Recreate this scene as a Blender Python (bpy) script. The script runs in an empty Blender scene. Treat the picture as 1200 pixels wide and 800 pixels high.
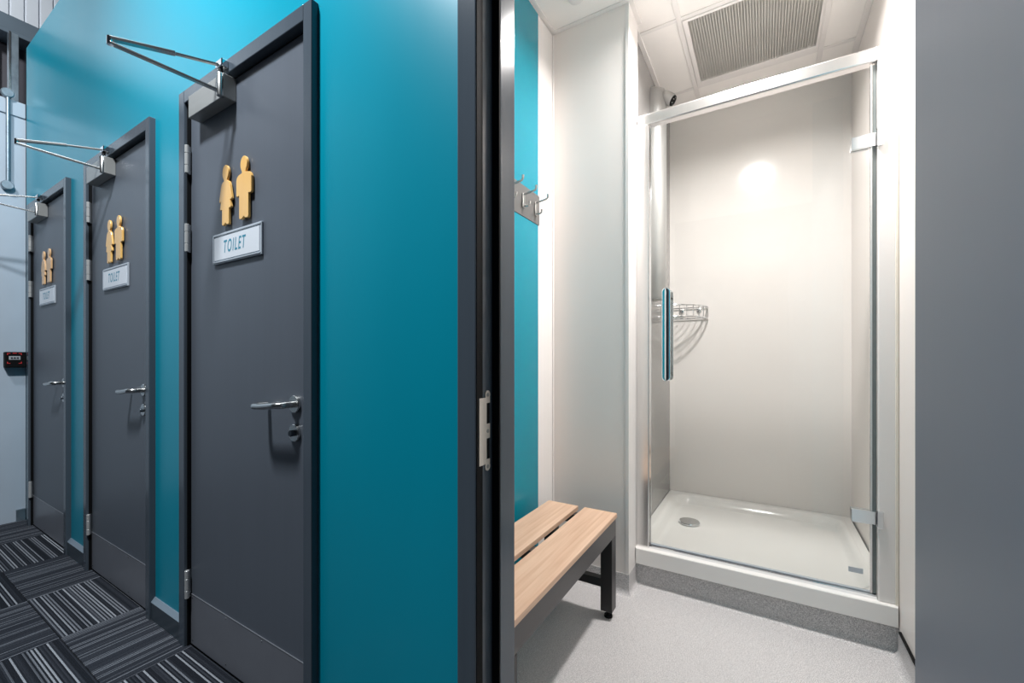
import bpy, bmesh, math, random
from mathutils import Vector, Matrix

# ------------------------------------------------------------------ camera, world, lamps, exposure
scene = bpy.context.scene
col = scene.collection
random.seed(7)

cam_d = bpy.data.cameras.new('camera')
cam = bpy.data.objects.new('camera', cam_d)
col.objects.link(cam)
cam.location = (0, 0, 1.10)
cam.rotation_euler = (math.radians(90), 0, math.radians(31.0))
cam_d.sensor_width = 36
cam_d.lens = 491 / 1200 * 36
cam_d.shift_y = 21 / 1200
cam_d.clip_start = 0.02
scene.camera = cam

world = bpy.data.worlds.new('world')
scene.world = world
world.use_nodes = True
world.node_tree.nodes['Background'].inputs[0].default_value = (0.62, 0.78, 1.0, 1)
world.node_tree.nodes['Background'].inputs[1].default_value = 0.03

vs = scene.view_settings
vs.view_transform = 'Standard'
vs.look = 'None'
vs.gamma = 1
vs.exposure = 0.0
vs.use_curve_mapping = False


def area(name, loc, size, power, color, rot=(0, 0, 0), shape='DISK', size_y=None, spread=180):
    d = bpy.data.lights.new(name, 'AREA')
    d.shape = shape
    d.size = size
    if size_y:
        d.size_y = size_y
    d.energy = power
    d.color = color
    d.spread = math.radians(spread)
    o = bpy.data.objects.new(name, d)
    o.location = loc
    o.rotation_euler = rot
    col.objects.link(o)
    return o


# high bay lamp over the corridor
area('high_bay_lamp', (-1.5, -0.2, 3.65), 0.30, 122, (0.90, 0.955, 1.0))
area('high_bay_lamp', (-2.6, -0.7, 4.3), 0.34, 40, (0.92, 0.965, 1.0), rot=(0, math.radians(66), math.radians(-10)), spread=110)  # unseen tilted spot, added to brighten the end wall and its cladding
# the changing room's ceiling lamp (its fitting is built below)
area('ceiling_lamp', (-0.05, 1.87, 2.745), 0.15, 42, (1.0, 0.95, 0.93), spread=158)

# ------------------------------------------------------------------ materials


def s2l(c):
    return tuple((x / 12.92 if x <= .04045 else ((x + .055) / 1.055) ** 2.4) for x in [v / 255 for v in c])


def newmat(name):
    m = bpy.data.materials.new(name)
    m.use_nodes = True
    nt = m.node_tree
    return m, nt, nt.nodes['Principled BSDF']


def N(nt, typ, **kw):
    n = nt.nodes.new(typ)
    for k, v in kw.items():
        setattr(n, k, v)
    return n


def plain(name, rgb, rough=.4, metal=0.0, var=.06, scale=(6, 6, 6), bump=0.0, bscale=200, spec=.5, rvar=0.0):
    """procedural: base colour with a soft noise variation, optional fine relief"""
    m, nt, b = newmat(name)
    c = s2l(rgb)
    tc = N(nt, 'ShaderNodeTexCoord')
    mp = N(nt, 'ShaderNodeMapping')
    mp.inputs['Scale'].default_value = scale
    nz = N(nt, 'ShaderNodeTexNoise')
    nz.inputs['Scale'].default_value = 1
    nz.inputs['Detail'].default_value = 4
    nt.links.new(tc.outputs['Object'], mp.inputs[0])
    nt.links.new(mp.outputs[0], nz.inputs['Vector'])
    rp = N(nt, 'ShaderNodeValToRGB')
    rp.color_ramp.elements[0].position = .3
    rp.color_ramp.elements[1].position = .7
    rp.color_ramp.elements[0].color = (*[x * (1 - var) for x in c], 1)
    rp.color_ramp.elements[1].color = (*[min(1, x * (1 + var)) for x in c], 1)
    nt.links.new(nz.outputs['Fac'], rp.inputs[0])
    nt.links.new(rp.outputs[0], b.inputs['Base Color'])
    b.inputs['Roughness'].default_value = rough
    b.inputs['Metallic'].default_value = metal
    b.inputs['Specular IOR Level'].default_value = spec
    if rvar:
        mr = N(nt, 'ShaderNodeMapRange')
        mr.inputs['To Min'].default_value = rough - rvar
        mr.inputs['To Max'].default_value = rough + rvar
        nt.links.new(nz.outputs['Fac'], mr.inputs['Value'])
        nt.links.new(mr.outputs[0], b.inputs['Roughness'])
    if bump:
        n2 = N(nt, 'ShaderNodeTexNoise')
        n2.inputs['Scale'].default_value = bscale
        nt.links.new(tc.outputs['Object'], n2.inputs['Vector'])
        bp = N(nt, 'ShaderNodeBump')
        bp.inputs['Strength'].default_value = bump
        bp.inputs['Distance'].default_value = .002
        nt.links.new(n2.outputs['Fac'], bp.inputs['Height'])
        nt.links.new(bp.outputs[0], b.inputs['Normal'])
    return m


M = {}
M['teal'] = plain('teal_paint', (0, 150, 174), .30, var=.03, scale=(3, 3, .6), rvar=.03, spec=.32)
M['teal_panel'] = plain('teal_panel', (0, 134, 156), .24, var=.02)
M['leaf'] = plain('door_laminate', (92, 98, 107), .40, var=.03, scale=(40, 40, 1.2), rvar=.03, spec=.35)
M['frame'] = plain('frame_metal', (78, 87, 96), .16, var=.04, scale=(40, 40, 2), bump=.06, bscale=700, spec=.32)
M['kick'] = plain('kick_plate', (116, 118, 125), .33, var=.05, scale=(8, 8, 8))
M['edge'] = plain('plate_edge', (175, 178, 182), .3, metal=.6)
M['steel'] = plain('brushed_steel', (196, 196, 194), .26, metal=1, var=.04, scale=(60, 60, 4))
M['steel_dark'] = plain('closer_silver', (158, 158, 155), .38, metal=.35, var=.04, scale=(4, 60, 60))
M['strike'] = plain('strike_plate_steel', (214, 206, 196), .35, metal=.25, var=.04)
M['hinge'] = plain('hinge_steel', (204, 204, 202), .32, metal=.4, var=.04)
M['plate'] = plain('hook_plate_steel', (120, 119, 118), .34, metal=.5, var=.04)
M['glass_edge'] = plain('glass_edge', (104, 112, 112), .2, var=.05)
M['chrome'] = plain('chrome', (226, 228, 230), .06, metal=1, var=.01)
M['satin_alu'] = plain('satin_aluminium', (228, 227, 226), .26, metal=1, var=.02, scale=(60, 60, 1))
M['rubber'] = plain('black_rubber', (9, 10, 12), .8, var=.1, spec=.2)
M['black'] = plain('black_steel', (26, 26, 27), .38, var=.08, bump=.1, bscale=700)
M['rail'] = plain('bench_rail_grey', (64, 62, 62), .38, var=.06, bump=.1, bscale=700)
M['white_wall'] = plain('white_panel', (237, 231, 226), .30, var=.012, scale=(2, 2, .7))
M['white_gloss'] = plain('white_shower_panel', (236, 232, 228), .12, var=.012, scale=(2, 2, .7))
M['white_trim'] = plain('white_trim', (230, 227, 224), .32, var=.01)
M['tray'] = plain('shower_tray_acrylic', (240, 239, 236), .14, var=.01)
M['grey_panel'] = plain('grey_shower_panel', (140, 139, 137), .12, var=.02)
M['column'] = plain('silver_paint', (176, 176, 174), .34, metal=.45, var=.02)
M['ceiling'] = plain('ceiling_tile', (243, 240, 236), .42, var=.012)
M['skirt'] = plain('skirting', (62, 72, 80), .35, var=.06)
M['skirt_top'] = plain('skirting_top', (128, 142, 154), .35, var=.05)  # skirting colour lightened for the light falling on the chamfer
M['pict'] = plain('pictogram_wood', (255, 198, 116), .24, var=.05, scale=(60, 60, 5))
M['pict_pale'] = plain('pictogram_pale_wood', (236, 190, 140), .24, var=.05, scale=(60, 60, 5))
M['paper'] = plain('sign_card', (236, 240, 246), .35, var=.01)
M['ink'] = plain('teal_ink', (52, 148, 174), .4, var=.02)
M['acrylic'] = plain('clear_holder', (186, 194, 202), .15, var=.05)
M['bay_white'] = plain('painted_column', (188, 200, 212), .4, var=.06, scale=(3, 3, 2))
M['clad'] = plain('white_cladding', (216, 220, 226), .4, var=.03)
M['galv'] = plain('galvanised_steel', (150, 164, 174), .38, metal=.75, var=.18, scale=(30, 30, 20))
M['beam'] = plain('grey_beam', (92, 104, 114), .4, var=.08)
M['recess'] = plain('dark_recess_board', (72, 70, 76), .6, var=.1)
M['red'] = plain('red_plastic', (214, 58, 60), .4)
M['grey_label'] = plain('grey_label', (176, 180, 184), .4)
M['opp'] = plain('corridor_paint', (34, 36, 40), .55, var=.05)  # near black so the unseen opposite wall bounces little light
M['sealant'] = plain('sealant', (225, 218, 205), .4, var=.08)
M['plenum'] = plain('plenum_grey', (120, 118, 112), .7)
M['grille'] = plain('grille_aluminium', (206, 204, 198), .4, metal=.3, var=.04)


def mat_wood():
    m, nt, b = newmat('pale_oak')
    tc = N(nt, 'ShaderNodeTexCoord')
    mp = N(nt, 'ShaderNodeMapping')
    mp.inputs['Scale'].default_value = (60, 2.2, 60)
    nz = N(nt, 'ShaderNodeTexNoise')
    nz.inputs['Scale'].default_value = 1
    nz.inputs['Detail'].default_value = 7
    nz.inputs['Distortion'].default_value = .6
    rp = N(nt, 'ShaderNodeValToRGB')
    rp.color_ramp.elements[0].position = .3
    rp.color_ramp.elements[1].position = .68
    rp.color_ramp.elements[0].color = (*s2l((194, 157, 130)), 1)
    rp.color_ramp.elements[1].color = (*s2l((214, 182, 156)), 1)
    nt.links.new(tc.outputs['Object'], mp.inputs[0])
    nt.links.new(mp.outputs[0], nz.inputs['Vector'])
    nt.links.new(nz.outputs['Fac'], rp.inputs[0])
    nt.links.new(rp.outputs[0], b.inputs['Base Color'])
    b.inputs['Roughness'].default_value = .42
    return m


M['wood'] = mat_wood()


def mat_vinyl():
    m, nt, b = newmat('speckled_safety_vinyl')
    tc = N(nt, 'ShaderNodeTexCoord')
    nz = N(nt, 'ShaderNodeTexNoise')
    nz.inputs['Scale'].default_value = 420
    nz.inputs['Detail'].default_value = 2
    rp = N(nt, 'ShaderNodeValToRGB')
    e = rp.color_ramp.elements
    e[0].position = .34
    e[0].color = (*s2l((138, 138, 140)), 1)
    e[1].position = .66
    e[1].color = (*s2l((226, 224, 223)), 1)
    vo = N(nt, 'ShaderNodeTexVoronoi')
    vo.inputs['Scale'].default_value = 260
    r2 = N(nt, 'ShaderNodeValToRGB')
    r2.color_ramp.elements[0].position = .10
    r2.color_ramp.elements[0].color = (.30, .30, .31, 1)
    r2.color_ramp.elements[1].position = .22
    r2.color_ramp.elements[1].color = (1, 1, 1, 1)
    mx = N(nt, 'ShaderNodeMix', data_type='RGBA', blend_type='MULTIPLY')
    mx.inputs['Factor'].default_value = .7
    nt.links.new(tc.outputs['Object'], nz.inputs['Vector'])
    nt.links.new(tc.outputs['Object'], vo.inputs['Vector'])
    nt.links.new(nz.outputs['Fac'], rp.inputs[0])
    nt.links.new(vo.outputs['Distance'], r2.inputs[0])
    nt.links.new(rp.outputs[0], mx.inputs['A'])
    nt.links.new(r2.outputs[0], mx.inputs['B'])
    nt.links.new(mx.outputs['Result'], b.inputs['Base Color'])
    b.inputs['Roughness'].default_value = .5
    bp = N(nt, 'ShaderNodeBump')
    bp.inputs['Strength'].default_value = .15
    bp.inputs['Distance'].default_value = .001
    nt.links.new(nz.outputs['Fac'], bp.inputs['Height'])
    nt.links.new(bp.outputs[0], b.inputs['Normal'])
    return m


M['vinyl'] = mat_vinyl()


def mat_carpet(name, along_x):
    """striped loop-pile tile; stripes run along local X or local Y"""
    m, nt, b = newmat(name)
    tc = N(nt, 'ShaderNodeTexCoord')
    sp = N(nt, 'ShaderNodeSeparateXYZ')
    oi = N(nt, 'ShaderNodeObjectInfo')
    nt.links.new(tc.outputs['Object'], sp.inputs[0])
    c = sp.outputs['Y' if along_x else 'X']
    ad = N(nt, 'ShaderNodeMath', operation='ADD')
    ml = N(nt, 'ShaderNodeMath', operation='MULTIPLY')
    ml.inputs[1].default_value = 7.3
    nt.links.new(oi.outputs['Random'], ml.inputs[0])
    nt.links.new(c, ad.inputs[0])
    nt.links.new(ml.outputs[0], ad.inputs[1])
    # rows of loops 4.5 mm wide, each row a yarn of its own
    q = N(nt, 'ShaderNodeMath', operation='MULTIPLY')
    q.inputs[1].default_value = 1 / .0052
    nt.links.new(ad.outputs[0], q.inputs[0])
    fl = N(nt, 'ShaderNodeMath', operation='FLOOR')
    nt.links.new(q.outputs[0], fl.inputs[0])
    wn = N(nt, 'ShaderNodeTexWhiteNoise', noise_dimensions='1D')
    nt.links.new(fl.outputs[0], wn.inputs['W'])
    wide = N(nt, 'ShaderNodeTexNoise', noise_dimensions='1D')
    wide.inputs['Scale'].default_value = 22
    wide.inputs['Detail'].default_value = 1
    nt.links.new(ad.outputs[0], wide.inputs['W'])
    mixf = N(nt, 'ShaderNodeMath', operation='MULTIPLY_ADD')
    nt.links.new(wide.outputs['Fac'], mixf.inputs[0])
    mixf.inputs[1].default_value = .7
    # light yarns mostly alternate with dark ones
    par = N(nt, 'ShaderNodeMath', operation='FLOORED_MODULO')
    par.inputs[1].default_value = 2
    nt.links.new(fl.outputs[0], par.inputs[0])
    pm_ = N(nt, 'ShaderNodeMath', operation='MULTIPLY_ADD')
    pm_.inputs[1].default_value = .42
    pm_.inputs[2].default_value = -.08
    nt.links.new(par.outputs[0], pm_.inputs[0])
    wa = N(nt, 'ShaderNodeMath', operation='MULTIPLY_ADD')
    nt.links.new(wn.outputs['Value'], wa.inputs[0])
    wa.inputs[1].default_value = .66
    nt.links.new(pm_.outputs[0], wa.inputs[2])
    nt.links.new(wa.outputs[0], mixf.inputs[2])
    rp = N(nt, 'ShaderNodeValToRGB')
    e = rp.color_ramp.elements
    e[0].position = .50
    e[0].color = (*s2l((36, 39, 45) if along_x else (50, 53, 60)), 1)  # crosswise tiles: pile sheen put into the yarn colours as lower contrast
    e[1].position = 1.0
    e[1].color = (*s2l((168, 171, 177) if along_x else (128, 131, 138)), 1)
    e2 = e.new(.74)
    e2.color = (*s2l((64, 67, 74)), 1)
    e3 = e.new(.80)
    e3.color = (*s2l((128, 131, 138) if along_x else (108, 111, 118)), 1)
    dv = N(nt, 'ShaderNodeMath', operation='MULTIPLY')
    dv.inputs[1].default_value = .72
    nt.links.new(mixf.outputs[0], dv.inputs[0])
    nt.links.new(dv.outputs[0], rp.inputs[0])
    gr = N(nt, 'ShaderNodeTexNoise')
    gr.inputs['Scale'].default_value = 330
    gr.inputs['Detail'].default_value = 3
    nt.links.new(tc.outputs['Object'], gr.inputs['Vector'])
    g2 = N(nt, 'ShaderNodeMapRange')
    g2.inputs['From Min'].default_value = .3
    g2.inputs['From Max'].default_value = .7
    g2.inputs['To Min'].default_value = .45
    g2.inputs['To Max'].default_value = 1.35
    nt.links.new(gr.outputs['Fac'], g2.inputs['Value'])
    mx = N(nt, 'ShaderNodeMix', data_type='RGBA', blend_type='MULTIPLY')
    mx.inputs['Factor'].default_value = 1
    nt.links.new(rp.outputs[0], mx.inputs['A'])
    nt.links.new(g2.outputs[0], mx.inputs['B'])
    nt.links.new(mx.outputs['Result'], b.inputs['Base Color'])
    b.inputs['Roughness'].default_value = .95
    b.inputs['Specular IOR Level'].default_value = .1
    # ribbed relief across the rows
    fr = N(nt, 'ShaderNodeMath', operation='PINGPONG')
    fr.inputs[1].default_value = .5
    nt.links.new(q.outputs[0], fr.inputs[0])
    bp = N(nt, 'ShaderNodeBump')
    bp.inputs['Strength'].default_value = .6
    bp.inputs['Distance'].default_value = .003
    nt.links.new(fr.outputs[0], bp.inputs['Height'])
    nt.links.new(bp.outputs[0], b.inputs['Normal'])
    return m


M['carpet_x'] = mat_carpet('striped_carpet_lengthwise', True)
M['carpet_y'] = mat_carpet('striped_carpet_crosswise', False)


def mat_glass():
    m, nt, b = newmat('clear_glass')
    nt.nodes.remove(b)
    out = nt.nodes['Material Output']
    tr = N(nt, 'ShaderNodeBsdfTransparent')
    tr.inputs[0].default_value = (.965, .975, .97, 1)
    gl = N(nt, 'ShaderNodeBsdfGlossy')
    gl.inputs['Roughness'].default_value = .01
    # Schlick reflectance of a thin pane, the same from both sides
    lw = N(nt, 'ShaderNodeLayerWeight')
    lw.inputs['Blend'].default_value = .5
    pw = N(nt, 'ShaderNodeMath', operation='POWER')
    pw.inputs[1].default_value = 5
    nt.links.new(lw.outputs['Facing'], pw.inputs[0])
    fr = N(nt, 'ShaderNodeMath', operation='MULTIPLY_ADD')
    fr.inputs[1].default_value = .5
    fr.inputs[2].default_value = .025
    nt.links.new(pw.outputs[0], fr.inputs[0])
    mx = N(nt, 'ShaderNodeMixShader')
    nt.links.new(fr.outputs[0], mx.inputs[0])
    nt.links.new(tr.outputs[0], mx.inputs[1])
    nt.links.new(gl.outputs[0], mx.inputs[2])
    nt.links.new(mx.outputs[0], out.inputs['Surface'])
    return m


M['glass'] = mat_glass()


def mat_emit(name, rgb, strength):
    m, nt, b = newmat(name)
    b.inputs['Base Color'].default_value = (*rgb, 1)
    b.inputs['Emission Color'].default_value = (*rgb, 1)
    b.inputs['Emission Strength'].default_value = strength
    return m


M['lamp'] = mat_emit('lamp_diffuser', (1, .95, .9), 12)

# ------------------------------------------------------------------ helpers (all coordinates are world metres)


def wloc(o):
    v = Vector((0, 0, 0))
    while o:
        v = v + Vector(o.location)
        o = o.parent
    return v


def link(name, verts, faces, mat, parent=None, smooth=False, bevel=0.0, origin=None, segs=2):
    vs_ = [Vector(v) for v in verts]
    lo = Vector((min(v.x for v in vs_), min(v.y for v in vs_), min(v.z for v in vs_)))
    hi = Vector((max(v.x for v in vs_), max(v.y for v in vs_), max(v.z for v in vs_)))
    org = Vector(origin) if origin else Vector(((lo.x + hi.x) / 2, (lo.y + hi.y) / 2, lo.z))
    me = bpy.data.meshes.new(name)
    bm = bmesh.new()
    bv = [bm.verts.new(v - org) for v in vs_]
    for f in faces:
        try:
            bm.faces.new([bv[i] for i in f])
        except ValueError:
            pass
    bmesh.ops.recalc_face_normals(bm, faces=bm.faces)
    if bevel:
        bmesh.ops.bevel(bm, geom=list(bm.edges), offset=bevel, segments=segs, profile=.5, affect='EDGES', clamp_overlap=True)
    bm.to_mesh(me)
    bm.free()
    if smooth:
        for p in me.polygons:
            p.use_smooth = True
    me.materials.append(M[mat])
    o = bpy.data.objects.new(name, me)
    col.objects.link(o)
    if parent:
        o.parent = parent
        o.location = org - wloc(parent)
    else:
        o.location = org
    return o


BF = [(0, 1, 2, 3), (7, 6, 5, 4), (0, 4, 5, 1), (1, 5, 6, 2), (2, 6, 7, 3), (3, 7, 4, 0)]


def bverts(x0, x1, y0, y1, z0, z1):
    return [(x0, y0, z0), (x1, y0, z0), (x1, y1, z0), (x0, y1, z0), (x0, y0, z1), (x1, y0, z1), (x1, y1, z1), (x0, y1, z1)]


def box(name, x0, x1, y0, y1, z0, z1, mat, parent=None, bevel=0.0, **kw):
    return link(name, bverts(x0, x1, y0, y1, z0, z1), BF, mat, parent, bevel=bevel, **kw)


def boxes(name, lst, mat, parent=None, bevel=0.0, **kw):
    v, f = [], []
    for b in lst:
        n = len(v)
        v += bverts(*b)
        f += [tuple(i + n for i in q) for q in BF]
    return link(name, v, f, mat, parent, bevel=bevel, **kw)


def tube_data(path, r, n=10, closed=False, caps=True):
    pts = [Vector(p) for p in path]
    rs = r if isinstance(r, (list, tuple)) else [r] * len(pts)
    v, f = [], []
    up = None
    m = len(pts)
    for i, p in enumerate(pts):
        if closed:
            t = (pts[(i + 1) % m] - pts[i - 1]).normalized()
        else:
            t = (pts[min(i + 1, m - 1)] - pts[max(i - 1, 0)]).normalized()
        if up is None:
            up = Vector((0, 0, 1)) if abs(t.z) < .9 else Vector((1, 0, 0))
        s = t.cross(up)
        if s.length < 1e-5:
            s = t.orthogonal()
        s.normalize()
        up = s.cross(t).normalized()
        for k in range(n):
            a = 2 * math.pi * k / n
            v.append(p + (s * math.cos(a) + up * math.sin(a)) * rs[i])
    rng = m if closed else m - 1
    for i in range(rng):
        j = (i + 1) % m
        for k in range(n):
            f.append((i * n + k, i * n + (k + 1) % n, j * n + (k + 1) % n, j * n + k))
    if caps and not closed:
        f.append(tuple(range(n)))
        f.append(tuple(range((m - 1) * n, m * n)))
    return v, f


def tube(name, path, r, mat, parent=None, n=12, closed=False):
    v, f = tube_data(path, r, n, closed)
    o = link(name, v, f, mat, parent, smooth=True)
    mark_sharp(o)
    return o


def mark_sharp(o, ang=40):
    me = o.data
    bm = bmesh.new()
    bm.from_mesh(me)
    for e in bm.edges:
        if len(e.link_faces) == 2 and e.calc_face_angle(0) > math.radians(ang):
            e.smooth = False
    bm.to_mesh(me)
    bm.free()


def lathe(name, prof, loc, axis, mat, parent=None, n=24):
    """prof: list of (radius, height along axis)"""
    ax = Vector(axis).normalized()
    a = ax.orthogonal().normalized()
    b = ax.cross(a)
    v, f = [], []
    for r, h in prof:
        for k in range(n):
            t = 2 * math.pi * k / n
            v.append(Vector(loc) + ax * h + (a * math.cos(t) + b * math.sin(t)) * max(r, 1e-4))
    for i in range(len(prof) - 1):
        for k in range(n):
            f.append((i * n + k, i * n + (k + 1) % n, (i + 1) * n + (k + 1) % n, (i + 1) * n + k))
    f.append(tuple(range(n)))
    f.append(tuple(range((len(prof) - 1) * n, len(prof) * n)))
    o = link(name, v, f, mat, parent, smooth=True)
    mark_sharp(o)
    return o


def prism(name, outline, plane, d0, d1, mat, parent=None, bevel=0.0):
    """outline in 2D extruded along an axis. plane 'xz': (x,z) along y; 'yz': (y,z) along x; 'xy': along z"""
    def P(p, d):
        return {'xz': (p[0], d, p[1]), 'yz': (d, p[0], p[1]), 'xy': (p[0], p[1], d)}[plane]
    n = len(outline)
    v = [P(p, d0) for p in outline] + [P(p, d1) for p in outline]
    f = [tuple(range(n)), tuple(range(2 * n - 1, n - 1, -1))]
    f += [(i, (i + 1) % n, n + (i + 1) % n, n + i) for i in range(n)]
    o = link(name, v, f, mat, parent)
    if bevel:
        bm = bmesh.new()
        bm.from_mesh(o.data)
        big = [fc for fc in bm.faces if len(fc.verts) == n and n > 4]
        es = set(e for fc in big for e in fc.edges)
        bmesh.ops.bevel(bm, geom=list(es), offset=bevel, segments=2, profile=.5, affect='EDGES', clamp_overlap=True)
        bm.to_mesh(o.data)
        bm.free()
    return o


def tag(o, label=None, cat=None, group=None, kind=None):
    if label:
        o['label'] = label
    if cat:
        o['category'] = cat
    if group:
        o['group'] = group
    if kind:
        o['kind'] = kind
    return o


def empty(name, loc):
    o = bpy.data.objects.new(name, None)
    o.empty_display_size = .05
    o.location = loc
    col.objects.link(o)
    return o


def copy_tree(o, parent=None):
    c = o.copy()
    col.objects.link(c)
    c.parent = parent
    for ch in [k for k in bpy.data.objects if k.parent == o]:
        copy_tree(ch, c)
    return c


# ------------------------------------------------------------------ structure: the corridor
W = .745        # face of the corridor wall and of the door leaves
FF = .723       # face of the door frames
WB = .850       # back of the corridor wall
WALL_TOP = 3.225
XEND = -4.317
DOORS = [-1.935, -3.051, -4.187]   # outer left edge of each toilet door frame
FW, FT = .839, 2.122               # frame outer width and height

seg = []
xs = [XEND]
for dx in sorted(DOORS):
    xs += [dx + .012, dx + FW - .012]
xs += [-.560]
for i in range(0, len(xs), 2):
    seg.append((xs[i], xs[i + 1], W, WB, 0, WALL_TOP))
for dx in DOORS:
    seg.append((dx + .012, dx + FW - .012, W, WB, FT - .012, WALL_TOP))
seg.append((-.560, .262, W, WB, FT - .012, WALL_TOP))
seg.append((.262, 1.9, W, WB, 0, WALL_TOP))
wall_corridor = boxes('wall_corridor', seg, 'teal')
tag(wall_corridor, 'teal painted corridor wall around the toilet doors', 'wall', kind='structure')

# skirting between the frames, each with its chamfer coloured paler as if lit from above
for i, (a, b) in enumerate([(DOORS[2] + FW, DOORS[1]), (DOORS[1] + FW, DOORS[0]), (DOORS[0] + FW, -.574)]):
    o = box('baseboard_%d' % (i + 1), a, b, W - .016, W, 0, .078, 'skirt')
    tag(o, ['dark grey skirting between the two far toilet doors', 'dark grey skirting between the two near toilet doors',
            'dark grey skirting between toilet door and changing room doorway'][i], 'skirting', kind='structure')
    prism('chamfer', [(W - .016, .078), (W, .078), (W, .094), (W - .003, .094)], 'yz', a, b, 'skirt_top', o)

floor_c = box('floor_corridor', -4.4, 1.9, -1.5, W + .02, -.03, 0, 'opp')
tag(floor_c, 'corridor floor laid with striped carpet tiles', 'floor', kind='structure')
SX, SY = -2.866, .497
TS = .497


def tile_mesh(name, sx, sy, mat):
    g = .0012
    o = link(name, bverts(g, sx - g, g, sy - g, 0, .006), BF, mat, None, bevel=.0015, origin=(0, 0, 0), segs=1)
    me = o.data
    bpy.data.objects.remove(o)
    return me


tile_meshes = {}
for i in range(-4, 10):
    for j in range(-5, 1):
        x0 = SX + i * TS
        x1 = x0 + TS
        x0c, x1c = max(x0, -4.33), min(x1, 1.9)
        y0 = SY + j * TS
        y1 = min(y0 + TS, W)
        y0c = max(y0, -1.5)
        if x1c - x0c < .02 or y1 - y0c < .02:
            continue
        lengthwise = (i + j) % 2 == 0
        key = (round(x1c - x0c, 3), round(y1 - y0c, 3), lengthwise)
        if key not in tile_meshes:
            tile_meshes[key] = tile_mesh('carpet_tile', key[0], key[1], 'carpet_x' if lengthwise else 'carpet_y')
        t = bpy.data.objects.new('carpet_tile', tile_meshes[key])
        col.objects.link(t)
        t.parent = floor_c
        t.location = Vector((x0c, y0c, 0.0)) - wloc(floor_c)

# end wall of the corridor
end_low = box('wall_end', -4.50, -4.335, -1.5, W, 0, 2.74, 'bay_white')
tag(end_low, 'pale blue-grey painted panel closing the corridor end', 'wall', kind='structure')
box('ledge', -4.50, -4.325, -1.5, W - .002, 2.742, 2.842, 'bay_white', end_low, bevel=.003)
box('corner_patch', -4.333, -4.322, .700, .742, 0, .085, 'galv', end_low, bevel=.002)
end_up = box('wall_end_upper', -4.86, -4.80, -2.2, 3.4, 0, 5.2, 'clad')
tag(end_up, 'white ribbed metal cladding high above the corridor end', 'wall', kind='structure')
# every cladding plank is a piece of its own
pl_me = None
for k in range(40):
    y = -1.2 + k * .075
    if pl_me is None:
        o = prism('cladding_plank', [(-4.80, y), (-4.788, y + .004), (-4.788, y + .062), (-4.80, y + .066)], 'xy', 2.4, 5.2, 'clad', end_up)
        pl_me = o.data
        base_loc = Vector(o.location)
    else:
        o = bpy.data.objects.new('cladding_plank', pl_me)
        col.objects.link(o)
        o.parent = end_up
        o.location = base_loc + Vector((0, k * .075, 0))
box('recess_panel', -4.74, -4.70, -1.5, 1.0, 2.2, 3.39, 'recess', end_up)
box('white_infill', -4.699, -4.66, .585, .668, 2.2, 3.39, 'clad', end_up)
bm_ = box('steel_beam', -4.66, -4.54, -1.5, 1.2, 3.415, 3.52, 'beam', bevel=.004)
tag(bm_, 'dark grey horizontal steel beam above the corridor end', 'beam')
box('lower_flange', -4.72, -4.53, -1.5, 1.2, 3.385, 3.413, 'beam', bm_, bevel=.003)
post = box('galvanised_post', -4.55, -4.50, .695, .742, 2.842, 3.385, 'galv', bevel=.003)
tag(post, 'short galvanised steel post between ledge and grey beam', 'post')
box('bright_edge', -4.499, -4.494, .695, .703, 2.842, 3.385, 'steel', post)  # strip of brighter steel painting a highlight down the post edge

# conduit with round boxes
cd = empty('conduit', (-4.31, .662, 2.25))
tag(cd, 'vertical galvanised conduit with round boxes on the end wall', 'conduit')
tube('pipe', [(-4.312, .662, 2.28), (-4.312, .662, 2.86)], .010, 'galv', cd)
lathe('junction_box', [(.030, 0), (.030, .022), (.026, .026)], (-4.325, .660, 2.258), (1, 0, 0), 'galv', cd)
lathe('junction_box', [(.030, 0), (.030, .022), (.026, .026)], (-4.325, .660, 2.872), (1, 0, 0), 'galv', cd)
# alarm device
dv = empty('alarm_device', (-4.335, .70, 1.04))
tag(dv, 'small black box with red corner marks on the end wall', 'alarm device')
box('housing', -4.334, -4.270, .645, .738, 1.045, 1.150, 'rubber', dv, bevel=.006)
box('label_plate', -4.270, -4.268, .660, .710, 1.098, 1.122, 'grey_label', dv)
for y in (.672, .685, .698):
    box('button', -4.268, -4.264, y - .004, y + .004, 1.106, 1.114, 'rubber', dv)
for sy, sz in ((0, 0), (1, 0), (0, 1), (1, 1)):
    yy, zz = (.652, .716)[sy], (1.072, 1.142)[sz]
    dy, dz = (1, -1)[sy], (1, -1)[sz]
    prism('corner_mark', [(yy, zz), (yy + dy * .014, zz), (yy + dy * .014, zz + dz * .004), (yy + dy * .004, zz + dz * .004),
                          (yy + dy * .004, zz + dz * .012), (yy, zz + dz * .012)], 'yz', -4.2695, -4.267, 'red', dv)
box('corner_mark', -4.2695, -4.267, .676, .694, 1.139, 1.144, 'red', dv)

wall_opp = box('wall_opposite', -4.5, 1.9, -1.62, -1.5, 0, 2.5, 'opp')  # unseen wall, added dark to block low light on the doors
tag(wall_opp, 'grey corridor wall facing the toilet doors', 'wall', kind='structure')

# ------------------------------------------------------------------ a toilet door with its frame and ironmongery


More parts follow.
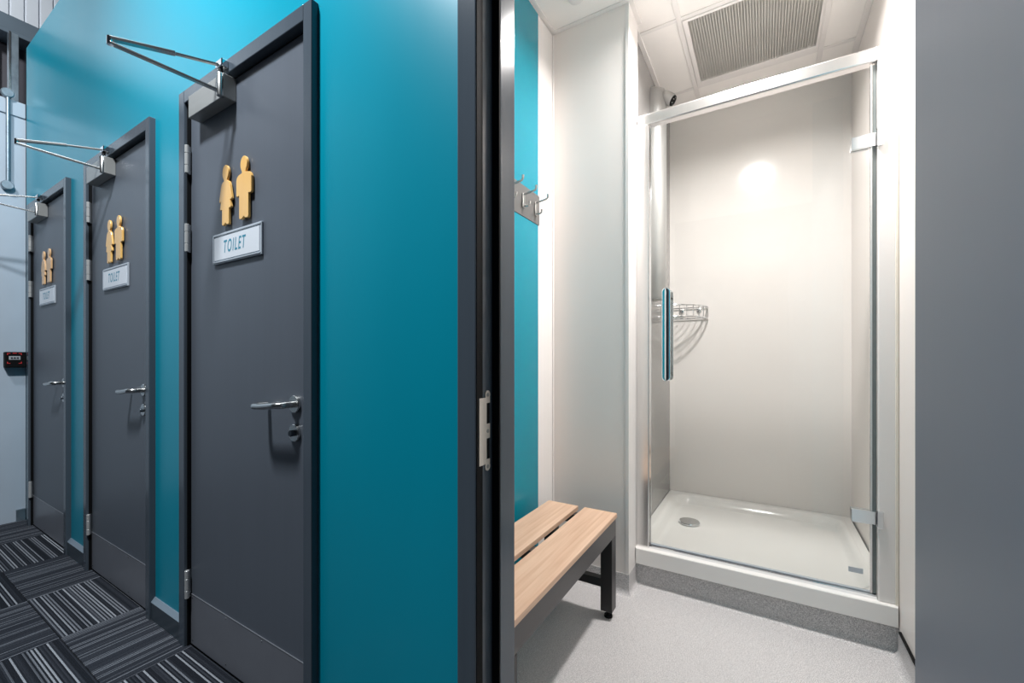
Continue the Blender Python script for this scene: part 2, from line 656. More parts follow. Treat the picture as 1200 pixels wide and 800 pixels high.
def make_toilet_door():
    x0 = DOORS[0]
    x1 = x0 + FW
    r = empty('door_1', ((x0 + x1) / 2, W, 0))
    li, ri = x0 + .045, x1 - .040
    # frame
    box('frame_stile', x0, li, FF, W + .09, 0, FT, 'frame', r, bevel=.0025)
    box('frame_stile', ri, x1, FF, W + .09, 0, FT, 'frame', r, bevel=.0025)
    box('frame_head', li, ri, FF, W + .09, FT - .048, FT, 'frame', r, bevel=.0025)
    # black strips in the rebate, standing in for the shadow gap round the leaf
    box('seal', li + .0002, li + .004, W - .012, W + .04, .006, FT - .049, 'rubber', r)
    box('seal', li + .004, ri - .004, W + .004, W + .04, FT - .056, FT - .0485, 'rubber', r)
    # leaf
    lf = box('door_leaf', li + .005, ri - .003, W, W + .044, .008, FT - .058, 'leaf', r, bevel=.0015)
    # kick plate, bright upper edge and screws
    kp = box('kick_plate', li + .008, ri - .004, W - .0016, W - .0001, .014, .2035, 'kick', r)
    box('plate_edge', li + .008, ri - .004, W - .0024, W - .0016, .2012, .2036, 'edge', kp)
    for sx in (.02, .27, .50, .73):
        for sz in (.190, .030):
            if li + sx < ri - .02:
                lathe('screw', [(.0032, 0), (.0026, .0010)], (li + sx, W - .0016, sz), (0, -1, 0), 'steel', kp, n=8)
    # hinges
    for z0 in (1.808, 1.509, .192):
        h = empty('hinge', (li + .004, W - .018, z0))
        h.parent = r
        h.location = Vector((li + .004, W - .018, z0)) - wloc(r)
        kx = li + .010
        for a, b_ in ((0, .030), (.031, .075), (.076, .106)):
            lathe('knuckle', [(.0062, 0), (.0074, .0012), (.0074, b_ - a - .0012), (.0062, b_ - a)], (kx, W - .016, z0 + a), (0, 0, 1), 'hinge', h, n=14)
        box('hinge_leaf', li + .0042, li + .0058, W - .012, W - .002, z0, z0 + .106, 'steel', h)
    # lever handle: tube bent out from the rose, along the leaf and back to it
    hx, hz = -1.205, .966
    hd = empty('lever_handle', (hx, W, hz))
    hd.parent = r
    hd.location = Vector((hx, W, hz)) - wloc(r)
    lathe('rose', [(.0265, 0), (.0265, .007), (.0245, .009)], (hx, W, hz), (0, -1, 0), 'steel', hd, n=28)
    path = [(hx, W - .008, hz), (hx, W - .034, hz)]
    for k in range(1, 7):
        t = math.pi / 2 * k / 6
        path.append((hx - .020 * (1 - math.cos(t)), W - .034 - .020 * math.sin(t), hz - .001))
    path += [(hx - .05, W - .054, hz - .004), (hx - .09, W - .054, hz - .008), (hx - .125, W - .054, hz - .009)]
    for k in range(1, 7):
        t = math.pi / 2 * k / 6
        path.append((hx - .125 - .018 * math.sin(t), W - .054 + .018 * (1 - math.cos(t)), hz - .009))
    path.append((hx - .143, W - .008, hz - .009))
    tube('lever', path, .0098, 'steel', hd, n=16)
    es = empty('lock_escutcheon', (hx, W, hz - .086))
    es.parent = r
    es.location = Vector((hx, W, hz - .086)) - wloc(r)
    lathe('rose', [(.0265, 0), (.0265, .007), (.0245, .009)], (hx, W, hz - .086), (0, -1, 0), 'steel', es, n=28)
    lathe('release_button', [(.0095, 0), (.0095, .010), (.008, .012)], (hx, W - .008, hz - .086), (0, -1, 0), 'frame', es, n=18)
    # overhead closer
    cx0, cx1, cy, cz0, cz1 = -1.802, -1.549, .703, 1.981, 2.060
    cl = empty('door_closer', ((cx0 + cx1) / 2, W, cz0))
    cl.parent = r
    cl.location = Vector(((cx0 + cx1) / 2, W, cz0)) - wloc(r)
    box('body', cx0, cx1, cy, W - .0005, cz0, cz1, 'steel_dark', cl, bevel=.002)
    lathe('spindle', [(.0105, 0), (.0105, .074), (.008, .077)], (cx1 - .010, cy - .004, cz0), (0, 0, 1), 'steel', cl, n=18)
    E_ = Vector((-1.657, .450, 2.045))
    S = Vector((cx1 - .012, cy - .006, cz0 + .016))
    B = Vector((cx1 - .030, FF - .010, 2.098))

    def bar(name, p, q, w, h, mat):
        d = (q - p)
        s = d.cross(Vector((0, 0, 1))).normalized() * w / 2
        u = s.cross(d).normalized() * h / 2
        v = [p - s - u, p + s - u, p + s + u, p - s + u, q - s - u, q + s - u, q + s + u, q - s + u]
        return link(name, v, BF, mat, cl, bevel=.0012)
    bar('main_arm', S + (E_ - S) * .02, E_ - Vector((0, 0, .010)), .016, .007, 'steel')
    bar('fore_arm', E_ + Vector((0, 0, .004)), E_ + Vector((0, 0, .004)) + (B - E_) * .55, .018, .009, 'steel')
    bar('arm_rod', E_ + Vector((0, 0, .004)) + (B - E_) * .54, B, .012, .006, 'steel')
    lathe('elbow', [(.008, 0), (.008, .024), (.006, .026)], E_ - Vector((0, 0, .015)), (0, 0, 1), 'chrome', cl, n=14)
    box('bracket', B.x - .020, B.x + .024, FF - .022, FF, 2.086, 2.112, 'chrome', cl, bevel=.003)
    lathe('bracket_pin', [(.007, 0), (.007, .026)], (B.x, FF - .014, 2.074), (0, 0, 1), 'black', cl, n=12)
    return r


d1 = make_toilet_door()
tag(d1, 'dark grey toilet door standing next to the changing room doorway', 'door', 'toilet doors', 'structure')
d2 = copy_tree(d1)
d2.name = 'door_2'
d2.location.x += DOORS[1] - DOORS[0]
tag(d2, 'dark grey toilet door in the middle between two other toilet doors', 'door', 'toilet doors', 'structure')
d3 = copy_tree(d1)
d3.name = 'door_3'
d3.location.x += DOORS[2] - DOORS[0]
tag(d3, 'dark grey toilet door at the far end beside the black alarm box', 'door', 'toilet doors', 'structure')

# ---- pictograms and signs
def ell(cx, cz, rx, rz, a0, a1, n):
    return [(cx + rx * math.cos(math.radians(a0 + (a1 - a0) * k / n)), cz + rz * math.sin(math.radians(a0 + (a1 - a0) * k / n))) for k in range(n + 1)]


def smooth_outline(half, cx, z0):
    """mirror the right half (x>=0, from the top centre down to the bottom centre)"""
    r = [(cx + x, z0 + z) for x, z in half]
    l = [(cx - x, z0 + z) for x, z in reversed(half) if x > 1e-6]
    return r + l


head = [(.021 * math.sin(math.radians(t)), .182 + .026 * math.cos(math.radians(t))) for t in range(0, 150, 15)]
MAN = head + [(.011, .156), (.012, .153), (.034, .149), (.043, .143), (.047, .134), (.047, .083), (.044, .079), (.036, .079), (.031, .080),
              (.029, .079), (.029, .006), (.026, .001), (.019, 0), (.008, .002), (.004, .006), (.0, .007)]
WOMAN = head + [(.010, .156), (.011, .153), (.020, .150), (.027, .144), (.031, .134), (.042, .093), (.043, .087), (.040, .083), (.035, .083),
                (.031, .084), (.037, .060), (.036, .056), (.0235, .055), (.0235, .005), (.021, .001), (.016, 0), (.007, .002), (.003, .006), (0, .007)]

where = ['on the toilet door next to the changing room doorway', 'on the middle toilet door', 'on the far end toilet door']


def lettering(name, text, cx, cz, width, height, y, mat, parent):
    cu = bpy.data.curves.new(name, 'FONT')
    cu.body = text
    cu.shear = .22
    cu.extrude = .0
    cu.offset = .014
    cu.space_character = 1.28
    o = bpy.data.objects.new(name, cu)
    col.objects.link(o)
    dg = bpy.context.evaluated_depsgraph_get()
    me = bpy.data.meshes.new_from_object(o.evaluated_get(dg))
    bpy.data.objects.remove(o)
    xs_ = [v.co.x for v in me.vertices]
    ys_ = [v.co.y for v in me.vertices]
    ax, bx, ay, by = min(xs_), max(xs_), min(ys_), max(ys_)
    vv = [(cx + ((v.co.x - ax) / (bx - ax) - .5) * width, y, cz + ((v.co.y - ay) / (by - ay) - .5) * height) for v in me.vertices]
    ff = [tuple(p.vertices) for p in me.polygons]
    bpy.data.meshes.remove(me)
    return link(name, vv, ff, mat, parent)


for i, dx in enumerate(DOORS):
    s = dx - DOORS[0]
    pm = 'pict' if i == 0 else 'pict_pale' if i == 2 else 'pict'
    w = prism('woman_pictogram', smooth_outline(WOMAN, -1.600 + s, 1.566), 'xz', W - .012, W - .004, pm, None, bevel=.0012)
    tag(w, ('orange', 'orange', 'tan')[i] + ' wooden woman pictogram ' + where[i], 'pictogram', 'toilet pictograms')
    mn = prism('man_pictogram', smooth_outline(MAN, -1.480 + s, 1.568), 'xz', W - .012, W - .004, pm, None, bevel=.0012)
    tag(mn, ('orange', 'orange', 'tan')[i] + ' wooden man pictogram ' + where[i], 'pictogram', 'toilet pictograms')
    for o, cx in ((w, -1.600 + s), (mn, -1.480 + s)):
        for zz in (1.60, 1.72):
            lathe('stand_off', [(.005, 0), (.005, .0041)], (cx, W, zz), (0, -1, 0), 'steel', o, n=10)
    sg = empty('toilet_sign', (-1.540 + s, W, 1.438))
    tag(sg, 'TOILET sign in clear holder ' + where[i], 'sign', 'toilet signs')
    xa, xb, za, zb = -1.699 + s, -1.381 + s, 1.438, 1.545
    box('holder', xa, xb, W - .007, W - .0003, za, zb, 'acrylic', sg, bevel=.0015)
    box('card', xa + .014, xb - .010, W - .0085, W - .0069, za + .013, zb - .014, 'paper', sg)
    for nm, bb in (('lip', (xa + .004, xa + .012, za + .006, zb - .006)), ('lip', (xa + .012, xb - .004, za + .004, za + .009)), ('lip', (xa + .012, xb - .004, zb - .009, zb - .004))):
        box(nm, bb[0], bb[1], W - .0095, W - .0069, bb[2], bb[3], 'acrylic', sg, bevel=.0008)
    lettering('lettering', 'TOILET', -1.545 + s, 1.494, .145, .044, W - .0088, 'ink', sg)

# ------------------------------------------------------------------ changing room doorway: frame, strike plate and open leaf
OL, OR = -.525, .226
d4 = empty('door_4', ((OL + OR) / 2, W, 0))
tag(d4, 'grey door opened wide from the changing room doorway', 'door', None, 'structure')
box('frame_stile', OL - .049, OL, FF, .7895, 0, FT, 'frame', d4, bevel=.002)
box('frame_stile', OR, OR + .045, FF, .7895, 0, FT, 'frame', d4, bevel=.002)
box('frame_head', OL, OR, FF, .7895, FT - .048, FT, 'frame', d4, bevel=.002)
box('stop', OL - .049, OL + .020, .790, .853, 0, FT, 'frame', d4, bevel=.002)
box('stop', OR - .012, OR + .045, .790, .853, 0, FT, 'frame', d4, bevel=.002)
box('stop', OL + .020, OR - .012, .790, .853, FT - .068, FT, 'frame', d4, bevel=.002)
box('seal', OL, OL + .0015, FF + .003, .7475, .004, FT - .049, 'rubber', d4)
box('seal', OL, OL + .0195, .7862, .7898, .004, FT - .049, 'rubber', d4)  # seal widened across the stop face to take in its shadow
sp = empty('strike_plate', (OL, .76, .85))
sp.parent = d4
sp.location = Vector((OL, .76, .85)) - wloc(d4)
# plate with two slots, built around the holes
y0, y1, X = .7485, .7750, OL
zs = .858
yc = .7655
P_ = []
pl = [(X, X + .0022, y0 - .014, yc - .0035, zs + .012, zs + .158), (X, X + .0022, yc - .0035, y1, zs + .012, zs + .022),
      (X, X + .0022, yc - .0035, y1, zs + .068, zs + .100), (X, X + .0022, yc - .0035, y1, zs + .146, zs + .158)]
boxes('plate', pl, 'strike', sp)
for zc in (zs + .006, zs + .164):
    lathe('plate_ear', [(.0095, 0), (.0095, .0022)], (X, yc + .001, zc), (1, 0, 0), 'strike', sp, n=20)
for zc in (zs + .006, zs + .084, zs + .164):
    lathe('screw', [(.0045, 0), (.004, .0012)], (X + .0022, yc + .001, zc), (1, 0, 0), 'steel_dark', sp, n=12)
for za, zb in ((zs + .022, zs + .068), (zs + .100, zs + .146)):
    box('slot', X, X + .0008, yc - .0035, y1, za, zb, 'rubber', sp)
# leaf folded back into the corridor, its inner face towards the doorway
lf = box('door_leaf', .170, .214, -.020, .744, .008, FT - .055, 'leaf', d4, bevel=.0015)
for z0 in (1.808, 1.509, .192):
    lathe('hinge', [(.0074, 0), (.0074, .106)], (.2165, .715, z0), (0, 0, 1), 'steel', d4, n=14)

# ------------------------------------------------------------------ structure: the changing room
CZ = 2.765
RL, RR = -.930, .430
NY = 1.950       # face of the nib wall beside the shower
NX = -.540       # its free end
SL, SR, SB = -.565, .435, 3.090   # shower recess
SF = 2.060       # front of the shower tray

fl = box('floor', RL - .1, RR + .1, W + .02, SF + .05, -.03, .003, 'vinyl')
tag(fl, 'pale grey speckled vinyl floor of the changing room', 'floor', kind='structure')
box('threshold', OL, OR, W - .03, W + .03, 0, .008, 'steel', fl, bevel=.002)


def cove(name, path, normals):
    """mitred run along path; an upstand with a rounded foot in the floor vinyl"""
    R, Ht = .030, .100
    prof = [(-.004, Ht), (0, Ht), (0, R + .003)] + [(R * (1 - math.cos(math.pi / 2 * k / 8)), .003 + R - R * math.sin(math.pi / 2 * k / 8)) for k in range(1, 9)] + [(R, .001), (-.004, .001)]
    m = len(prof)
    v, f = [], []
    for i, P0 in enumerate(path):
        nn = [normals[max(i - 1, 0)], normals[min(i, len(normals) - 1)]]
        o_ = nn[0] if nn[0] == nn[1] else (nn[0][0] + nn[1][0], nn[0][1] + nn[1][1])
        for d, z in prof:
            v.append((P0[0] + o_[0] * (d + .004), P0[1] + o_[1] * (d + .004), z))
    for i in range(len(path) - 1):
        for k in range(m):
            f.append((i * m + k, i * m + (k + 1) % m, (i + 1) * m + (k + 1) % m, (i + 1) * m + k))
    f.append(tuple(range(m)))
    f.append(tuple(range((len(path) - 1) * m, len(path) * m)))
    o = link(name, v, f, 'vinyl', None, smooth=True)
    mark_sharp(o, 35)
    return o


SK = SF + .018
br = cove('baseboard_room', [(RL, WB + .004), (RL, NY), (NX, NY), (NX, SK), (RR, SK), (RR, WB + .004)], [(1, 0), (0, -1), (1, 0), (0, -1), (-1, 0)])
tag(br, 'coved speckled grey vinyl skirting round the changing room', 'skirting', kind='structure')
box('capping_strip', RR - .008, RR, WB + .01, SF - .02, .1005, .107, 'rubber', br)

wl = box('wall_left', RL - .08, RL, WB, NY + .15, 0, CZ + .1, 'white_wall')
tag(wl, 'left changing room wall with teal panel', 'wall', kind='structure')
box('teal_panel', RL, RL + .003, WB, 1.786, .10, CZ - .012, 'teal_panel', wl)
box('white_panel', RL, RL + .0035, 1.7865, NY, .10, CZ - .012, 'white_trim', wl)
box('corner_bead', RL + .0035, RL + .010, NY - .010, NY, .10, CZ - .012, 'white_trim', wl, bevel=.002)
wn = box('wall_nib', RL, NX, NY, SF + .045, .0, CZ + .1, 'white_wall')
tag(wn, 'white panelled nib wall between bench and shower', 'wall', kind='structure')
box('corner_trim', NX - .014, NX + .003, NY - .003, NY + .02, .075, CZ, 'white_trim', wn, bevel=.0015)
box('return_panel', NX, NX + .003, NY + .02, SF + .045, .10, CZ, 'white_trim', wn)
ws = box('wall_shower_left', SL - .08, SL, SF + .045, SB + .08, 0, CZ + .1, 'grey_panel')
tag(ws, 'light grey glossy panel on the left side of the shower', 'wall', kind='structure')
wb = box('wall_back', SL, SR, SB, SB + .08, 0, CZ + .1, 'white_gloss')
tag(wb, 'glossy white back wall of the shower', 'wall', kind='structure')
wr = boxes('wall_right', [(RR, RR + .1, WB, SF + .04, .106, CZ + .1), (SR, RR + .1, SF + .04, SB + .08, 0, CZ + .1), (RR, RR + .1, WB, SF + .04, 0, .106)], 'white_wall')
tag(wr, 'white right wall of changing room and shower', 'wall', kind='structure')
# inner side of the corridor wall, white
box('white_lining', RL, OL - .049, WB, WB + .003, 0, CZ, 'white_wall', wall_corridor)
box('white_lining', OL - .049, OR + .045, WB, WB + .003, FT, CZ, 'white_wall', wall_corridor)

# ceiling: slab, lay-in tiles, bars, wall angles
ce = box('ceiling', RL - .08, RR + .1, WB, SB + .08, CZ + .16, CZ + .22, 'ceiling')
tag(ce, 'white lay-in tile ceiling of the changing room', 'ceiling', kind='structure')
GX = [RL, -.357, .262, SR]
GY = [WB, 1.58, 2.18, 2.78, SB]
for a in range(3):
    for b_ in range(4):
        if a == 1 and b_ == 2:
            continue
        x0, x1 = GX[a], GX[a + 1]
        y0_, y1_ = GY[b_], GY[b_ + 1]
        if a == 0 and b_ == 2:
            x0 = SL
        if a == 0 and b_ == 3:
            x0 = SL
        if (a, b_) == (1, 1):
            # tile with the round cut-out of the ceiling lamp is carried by the lamp ring
            pass
        box('ceiling_tile', x0 + .002, x1 - .002, y0_ + .002, y1_ - .002, CZ, CZ + .012, 'ceiling', ce)
for x in GX[1:3]:
    box('ceiling_bar', x - .012, x + .012, WB, SB, CZ - .004, CZ - .0002, 'white_trim', ce, bevel=.001)
for y in GY[1:4]:
    for (xa, xb) in ((RL if y < NY else SL, GX[1] - .012), (GX[1] + .012, GX[2] - .012), (GX[2] + .012, RR)):
        box('ceiling_bar', xa, xb, y - .012, y + .012, CZ - .004, CZ - .0002, 'white_trim', ce, bevel=.001)
for nm in [(RL, RL + .022, WB, NY), (RL + .022, NX, NY - .022, NY), (NX, NX + .022, NY - .022, SF + .045), (SL, SL + .022, SF + .045, SB), (SL + .022, SR - .022, SB - .022, SB), (RR - .022, SR, WB, SB)]:
    box('wall_angle', *nm, CZ - .006, CZ - .0002, 'white_trim', ce, bevel=.001)

# extract grille in the ceiling
vg = empty('vent_grille', (-.047, 2.48, CZ))
tag(vg, 'square egg crate vent grille in the ceiling above the shower', 'vent grille')
gx0, gx1, gy0, gy1 = -.322, .236, 2.210, 2.726
ox0, ox1, oy0, oy1 = -.344, .249, 2.193, 2.767
for bb in ((ox0, gx0, oy0, oy1), (gx1, ox1, oy0, oy1), (gx0, gx1, oy0, gy0), (gx0, gx1, gy1, oy1)):
    box('frame_bar', bb[0], bb[1], bb[2], bb[3], CZ - .008, CZ + .010, 'white_trim', vg, bevel=.002)
nx_, ny_ = 46, 42
sl = []
for k in range(1, nx_):
    x = gx0 + (gx1 - gx0) * k / nx_
    sl.append((x - .0013, x + .0013, gy0, gy1, CZ - .004, CZ + .008))
for k in range(1, ny_):
    y = gy0 + (gy1 - gy0) * k / ny_
    sl.append((gx0, gx1, y - .0013, y + .0013, CZ - .0035, CZ + .008))
g = boxes('egg_crate', sl, 'grille', vg)
g['kind'] = 'stuff'
boxes('plenum', [(gx0 - .01, gx1 + .01, gy0 - .01, gy1 + .01, CZ + .14, CZ + .145), (gx0 - .01, gx0 - .005, gy0, gy1, CZ + .011, CZ + .14), (gx1 + .005, gx1 + .01, gy0, gy1, CZ + .011, CZ + .14),
                (gx0, gx1, gy0 - .01, gy0 - .005, CZ + .011, CZ + .14), (gx0, gx1, gy1 + .005, gy1 + .01, CZ + .011, CZ + .14)], 'plenum', vg)

# ceiling lamp fitting and a small round disc
dl = empty('ceiling_downlight', (-.05, 1.87, CZ - .018))
tag(dl, 'round white downlight in the changing room ceiling', 'ceiling light')
lathe('trim_ring', [(.078, .017), (.098, .017), (.100, .010), (.094, .004), (.080, .002), (.078, .006)], (-.05, 1.87, CZ - .018), (0, 0, 1), 'white_trim', dl, n=36)
lathe('diffuser', [(.077, 0), (.077, .004)], (-.05, 1.87, CZ - .010), (0, 0, 1), 'lamp', dl, n=36)
sn = lathe('ceiling_sensor', [(.040, .024), (.040, .012), (.034, .004), (.018, 0)], (-.735, 1.790, CZ - .024), (0, 0, 1), 'white_trim', None, n=28)
tag(sn, 'small round white sensor on the ceiling above the bench', 'sensor')

# ------------------------------------------------------------------ shower tray
tr = empty('shower_tray', ((SL + SR) / 2, SF, .108))
tag(tr, 'white raised shower tray with sloped basin', 'shower tray')
nx2, ny2 = 64, 64
tv, tf = [], []


def sstep(a, b_, x):
    t = max(0, min(1, (x - a) / (b_ - a)))
    return t * t * (3 - 2 * t)


tx0, tx1, ty0, ty1 = SL + .002, RR - .003, SF, SB - .002
RIM = .186
for j in range(ny2 + 1):
    for i in range(nx2 + 1):
        x = tx0 + (tx1 - tx0) * i / nx2
        y = ty0 + (ty1 - ty0) * j / ny2
        cxn, cyn = (tx0 + tx1) / 2, (ty0 + .075 + ty1 - .055) / 2
        hx_, hy_ = (tx1 - tx0) / 2 - .045, (ty1 - .055 - ty0 - .075) / 2
        rad = .10
        qx, qy = max(abs(x - cxn) - (hx_ - rad), 0), max(abs(y - cyn) - (hy_ - rad), 0)
        d = rad - math.hypot(qx, qy) if (qx > 0 or qy > 0) else rad
        dep = sstep(0, .045, d) * .042
        slope = .010 * sstep(0, .3, d)
        dd = math.hypot(x + .375, y - 2.65)
        z = RIM - dep - .008 * max(0, 1 - dd / .7) * sstep(.0, .05, d)
        tv.append((x, y, z))
for j in range(ny2):
    for i in range(nx2):
        a = j * (nx2 + 1) + i
        tf.append((a, a + 1, a + nx2 + 2, a + nx2 + 1))
basin = link('basin', tv, tf, 'tray', tr, smooth=True)
box('apron', tx0 + .028, tx1, SF - .004, SF + .030, .1085, RIM - .001, 'tray', tr, bevel=.004)
box('body', tx0, tx1, SF + .031, ty1, .1085, .125, 'tray', tr)
lathe('drain_cover', [(.050, 0), (.056, .003), (.058, .008), (.054, .014), (.030, .017), (.0, .0175)], (-.375, 2.648, .138), (0, 0, 1), 'chrome', tr, n=36)

# ------------------------------------------------------------------ shower enclosure
en = empty('shower_enclosure', ((SL + SR) / 2, 2.1, RIM))
tag(en, 'framed shower enclosure with a clear hinged glass door', 'shower enclosure')
EY0, EY1 = 2.078, 2.118
EZ0, EZ1 = RIM + .0005, 2.288
box('wall_profile', NX + .004, -.477, EY0, EY1, EZ0, 2.250, 'satin_alu', en, bevel=.003)
box('wall_profile', .371, RR - .003, EY0 - .006, EY1, EZ0, 2.285, 'white_trim', en, bevel=.004)
box('sealant', RR - .010, RR - .0005, EY0 - .012, EY0 - .004, EZ0, 2.28, 'sealant', en, bevel=.002)
box('top_rail', NX + .010, .371, EY0 - .006, EY1, 2.234, EZ1, 'satin_alu', en, bevel=.006)
box('bottom_rail', -.477, .371, EY0 + .004, EY1 - .004, EZ0, EZ0 + .016, 'chrome', en, bevel=.002)
gd = empty('glass_door', (-.06, 2.096, EZ0 + .02))
gd.parent = en
gd.location = Vector((-.06, 2.096, EZ0 + .02)) - wloc(en)
box('pane', -.470, .350, 2.093, 2.099, EZ0 + .022, 2.222, 'glass', gd)
box('edge_strip', -.474, -.4705, 2.088, 2.104, EZ0 + .018, 2.228, 'chrome', gd)
box('edge_strip', .3505, .3570, 2.088, 2.104, EZ0 + .018, 2.228, 'satin_alu', gd, bevel=.001)
box('edge_gasket', .3572, .3690, 2.090, 2.104, EZ0 + .018, 2.228, 'glass_edge', gd, bevel=.001)
box('drip_strip', -.470, .350, 2.090, 2.102, EZ0 + .017, EZ0 + .0218, 'acrylic', gd)
box('glass_mark', .285, .330, 2.0922, 2.0929, .268, .288, 'acrylic', gd)
# flat rounded pull on both faces of the glass


def pull(name, x, ya, yb):
    o = empty(name, (x, (ya + yb) / 2, 1.0))
    o.parent = gd
    o.location = Vector((x, (ya + yb) / 2, 1.0)) - wloc(gd)
    return o


ho = pull('pull_handle', -.395, 2.04, 2.09)
HZ0, HZ1 = .998, 1.436


def stadium(cx, w, z0, z1, n=8):
    r = w / 2
    return [(cx + r * math.cos(math.pi * k / n), z1 - r + r * math.sin(math.pi * k / n)) for k in range(n + 1)] + \
        [(cx + r * math.cos(math.pi + math.pi * k / n), z0 + r + r * math.sin(math.pi + math.pi * k / n)) for k in range(n + 1)]




def convex_bar(name, cx, w, yfront, depth, z0, z1, sgn, parent):
    """bar with a gently convex face and rounded ends; sgn -1 faces the changing room"""
    n = 14
    half = w / 2
    Rr = half / math.sin(math.radians(23))
    rows = []
    zs_ = []
    for k in range(7):
        zs_.append((half * (1 - math.cos(math.pi / 2 * k / 6)), math.sin(math.pi / 2 * k / 6)))
    lev = [(z0 + (half - half * math.cos(math.pi / 2 * k / 6)), max(.12, math.sin(math.pi / 2 * k / 6))) for k in range(7)]
    lev += [(z1 - (half - half * math.cos(math.pi / 2 * k / 6)), max(.12, math.sin(math.pi / 2 * k / 6))) for k in range(6, -1, -1)]
    v, f = [], []
    for z, s_ in lev:
        ring = []
        for k in range(n + 1):
            a = math.radians(-23 + 46 * k / n)
            x = Rr * math.sin(a) * s_
            d = Rr * (1 - math.cos(a))
            ring.append((cx + x, yfront - sgn * d, z))
        ring.append((cx + half * s_, yfront - sgn * depth, z))
        ring.append((cx - half * s_, yfront - sgn * depth, z))
        v += ring
    m = n + 3
    for i in range(len(lev) - 1):
        for k in range(m):
            f.append((i * m + k, i * m + (k + 1) % m, (i + 1) * m + (k + 1) % m, (i + 1) * m + k))
    f.append(tuple(range(m)))
    f.append(tuple(range((len(lev) - 1) * m, len(lev) * m)))
    o = link(name, v, f, 'chrome', parent, smooth=True)
    mark_sharp(o, 30)
    return o


convex_bar('grip', -.392, .036, 2.046, .012, HZ0, HZ1, -1, ho)
for z in (HZ0 + .03, HZ1 - .03):
    lathe('mount', [(.007, 0), (.007, .036)], (-.392, 2.057, z), (0, 1, 0), 'chrome', ho, n=14)
hi_ = pull('inner_handle', -.395, 2.10, 2.14)
convex_bar('grip', -.392, .036, 2.142, .012, HZ0, HZ1, 1, hi_)
for z in (HZ0 + .03, HZ1 - .03):
    lathe('mount', [(.007, 0), (.007, .032)], (-.392, 2.099, z), (0, 1, 0), 'chrome', hi_, n=14)
for z0 in (1.905, .462):
    h = empty('hinge', (.33, 2.085, z0))
    h.parent = gd
    h.location = Vector((.33, 2.085, z0)) - wloc(gd)
    box('clamp', .292, .366, 2.078, 2.0925, z0 + .008, z0 + .058, 'chrome', h, bevel=.0015)
    box('clamp', .292, .349, 2.0995, 2.112, z0 + .008, z0 + .058, 'chrome', h, bevel=.0015)
    box('pivot_block', .366, .385, 2.062, 2.074, z0, z0 + .066, 'chrome', h, bevel=.002)

# ------------------------------------------------------------------ shower column with spray head, corner basket
sc = empty('shower_column', (SL, 2.56, 1.45))
tag(sc, 'tall grey rounded shower column on the side wall of the shower', 'shower column')
# half-round cover standing on the side wall, domed top reaching forward over the head
cyc, rw, rd = 2.56, .060, .078
out = [(SL + .0005, cyc - rw)] + [(SL + rd * math.sin(math.pi * k / 14), cyc - rw * math.cos(math.pi * k / 14)) for k in range(1, 14)] + [(SL + .0005, cyc + rw)]
nO = len(out)
v, f = [], []
levels = [(1.45, .90), (1.47, 1.0), (2.20, 1.0), (2.55, 1.0), (2.62, 1.0), (2.655, .97), (2.68, .86), (2.693, .62), (2.697, .25)]
for z, s in levels:
    for x, y in out:
        v.append((SL + .0005 + (x - SL) * s, cyc + (y - cyc) * s, z))
for i in range(len(levels) - 1):
    for k in range(nO):
        f.append((i * nO + k, i * nO + (k + 1) % nO, (i + 1) * nO + (k + 1) % nO, (i + 1) * nO + k))
f.append(tuple(range(nO)))
f.append(tuple(range((len(levels) - 1) * nO, len(levels) * nO)))
cvr = link('cover', v, f, 'column', sc, smooth=True)
mark_sharp(cvr, 50)
hdx = empty('spray_head', (SL + .1, cyc, 2.6))
hdx.parent = sc
hdx.location = Vector((SL + .1, cyc, 2.6)) - wloc(sc)
A0 = Vector((SL + .045, cyc, 2.650))
dirn = Vector((.80, 0, -.60)).normalized()
lathe('nozzle_body', [(.020, 0), (.034, .02), (.036, .045), (.034, .075), (.030, .085)], A0, dirn, 'column', hdx, n=24)
lathe('nozzle_face', [(.029, 0), (.027, .006), (.012, .008)], A0 + dirn * .085, dirn, 'rubber', hdx, n=24)
for k in range(6):
    t = k * math.pi / 3
    a = dirn.orthogonal().normalized()
    b_ = dirn.cross(a)
    p = A0 + dirn * .0915 + (a * math.cos(t) + b_ * math.sin(t)) * .018
    lathe('nozzle', [(.0035, 0), (.003, .004)], p, dirn, 'steel', hdx, n=8)

bk = empty('corner_basket', (SL, SB, 1.36))
tag(bk, 'chrome wire corner basket in the back of the shower', 'basket')
RB = .245


def arc(r, z, n=16, e=.012):
    return [(SL + e + (r - e) * math.cos(math.pi / 2 * k / n), SB - e - (r - e) * math.sin(math.pi / 2 * k / n), z) for k in range(n + 1)]


tube('top_rim', arc(RB, 1.452), .0042, 'chrome', bk, n=8)
tube('bottom_rim', arc(RB, 1.378), .0042, 'chrome', bk, n=8)
for z in (1.452, 1.378):
    tube('back_wire', [(SL + .012, SB - RB, z), (SL + .012, SB - .012, z), (SL + RB, SB - .012, z)], .0036, 'chrome', bk, n=8)
for k in range(9):
    p = arc(RB, 0, 8)[k]
    tube('upright', [(p[0], p[1], 1.452), (p[0], p[1], 1.378)], .0024, 'chrome', bk, n=6)
for k in range(1, 7):
    tube('base_wire', arc(RB * k / 7, 1.378), .0022, 'chrome', bk, n=6)
for k, (x, y, ax) in enumerate([(SL + .08, SB, (0, -1, 0)), (SL + .19, SB, (0, -1, 0)), (SL, SB - .08, (1, 0, 0)), (SL, SB - .19, (1, 0, 0))]):
    lathe('wall_cup', [(.017, 0), (.014, .010), (.007, .013)], (x, y, 1.432), ax, 'chrome', bk, n=16)

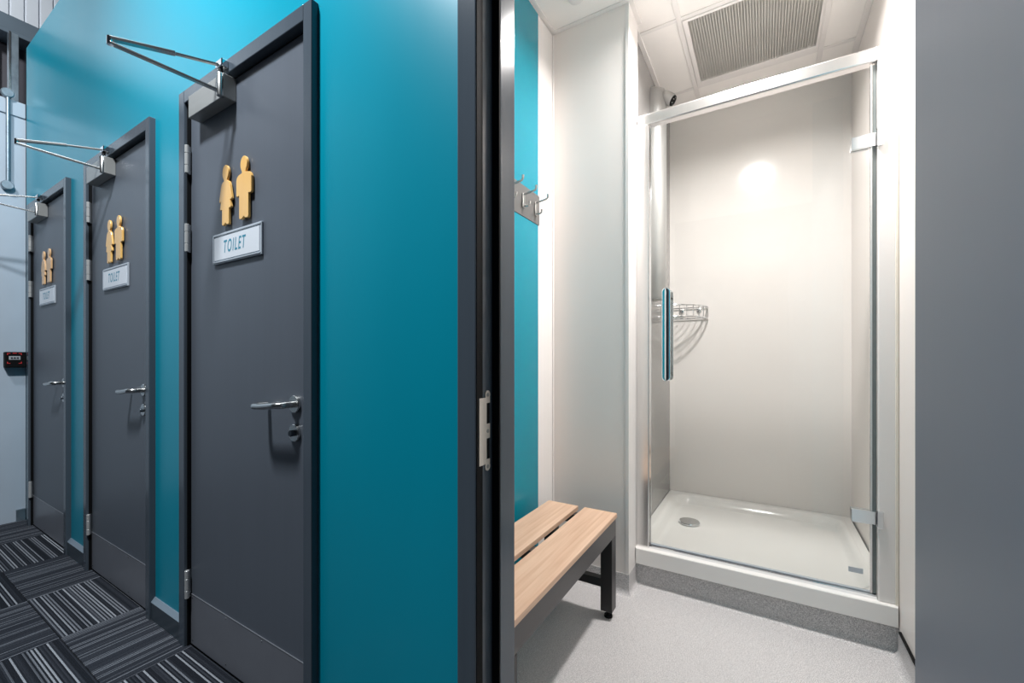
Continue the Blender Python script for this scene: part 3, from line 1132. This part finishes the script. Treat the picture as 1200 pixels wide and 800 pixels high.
# ------------------------------------------------------------------ bench
bn = empty('bench', (-.70, 1.33, .003))
tag(bn, 'slatted changing bench with pale oak planks and black steel frame', 'bench')
BY0, BY1 = .875, 1.775
for xa, xb in ((-.865, -.717), (-.687, -.540)):
    box('plank', xa, xb, BY0, BY1, .421, .440, 'wood', bn, bevel=.0015)
box('side_rail', -.580, -.544, BY0 + .003, BY1 - .003, .345, .4205, 'rail', bn, bevel=.002)
box('side_rail', -.861, -.825, BY0 + .003, BY1 - .003, .345, .4205, 'rail', bn, bevel=.002)
for y in (BY0 + .045, 1.33, BY1 - .045):
    box('cross_bar', -.825, -.580, y - .02, y + .02, .385, .4205, 'rail', bn, bevel=.002)
for yb in (BY0 + .003, BY1 - .058):
    for xa in (-.594, -.861):
        lg = box('leg', xa, xa + .05, yb, yb + .055, .036, .3445, 'black', bn, bevel=.002)
        lathe('foot', [(.017, 0), (.017, .010), (.008, .012), (.008, .032)], (xa + .025, yb + .0275, .0035), (0, 0, 1), 'rubber', lg, n=16)
    box('stretcher', -.811, -.594, yb + .010, yb + .045, .130, .165, 'black', bn, bevel=.002)

# ------------------------------------------------------------------ coat hook rail
hr = empty('coat_hook_rail', (RL + .003, 1.5, 1.745))
tag(hr, 'stainless steel coat hook rail on the teal wall above the bench', 'hook rail')
HX = RL + .003
box('back_plate', HX, HX + .003, 1.08, 1.795, 1.742, 1.882, 'plate', hr, bevel=.001)
for k in range(6):
    y = 1.752 - k * .118
    hk = empty('hook', (HX, y, 1.75))
    hk.parent = hr
    hk.location = Vector((HX, y, 1.75)) - wloc(hr)
    box('strap', HX + .003, HX + .010, y - .011, y + .011, 1.778, 1.842, 'steel', hk, bevel=.003)
    tube('upper_arm', [(HX + .008, y, 1.838), (HX + .040, y, 1.842), (HX + .062, y, 1.846), (HX + .068, y, 1.851), (HX + .069, y, 1.866)], [.0048, .0048, .0048, .0052, .0062], 'steel', hk, n=10)
    tube('lower_arm', [(HX + .008, y, 1.786), (HX + .028, y, 1.784), (HX + .036, y, 1.789), (HX + .037, y, 1.802)], [.0048, .0048, .0052, .0062], 'steel', hk, n=10)
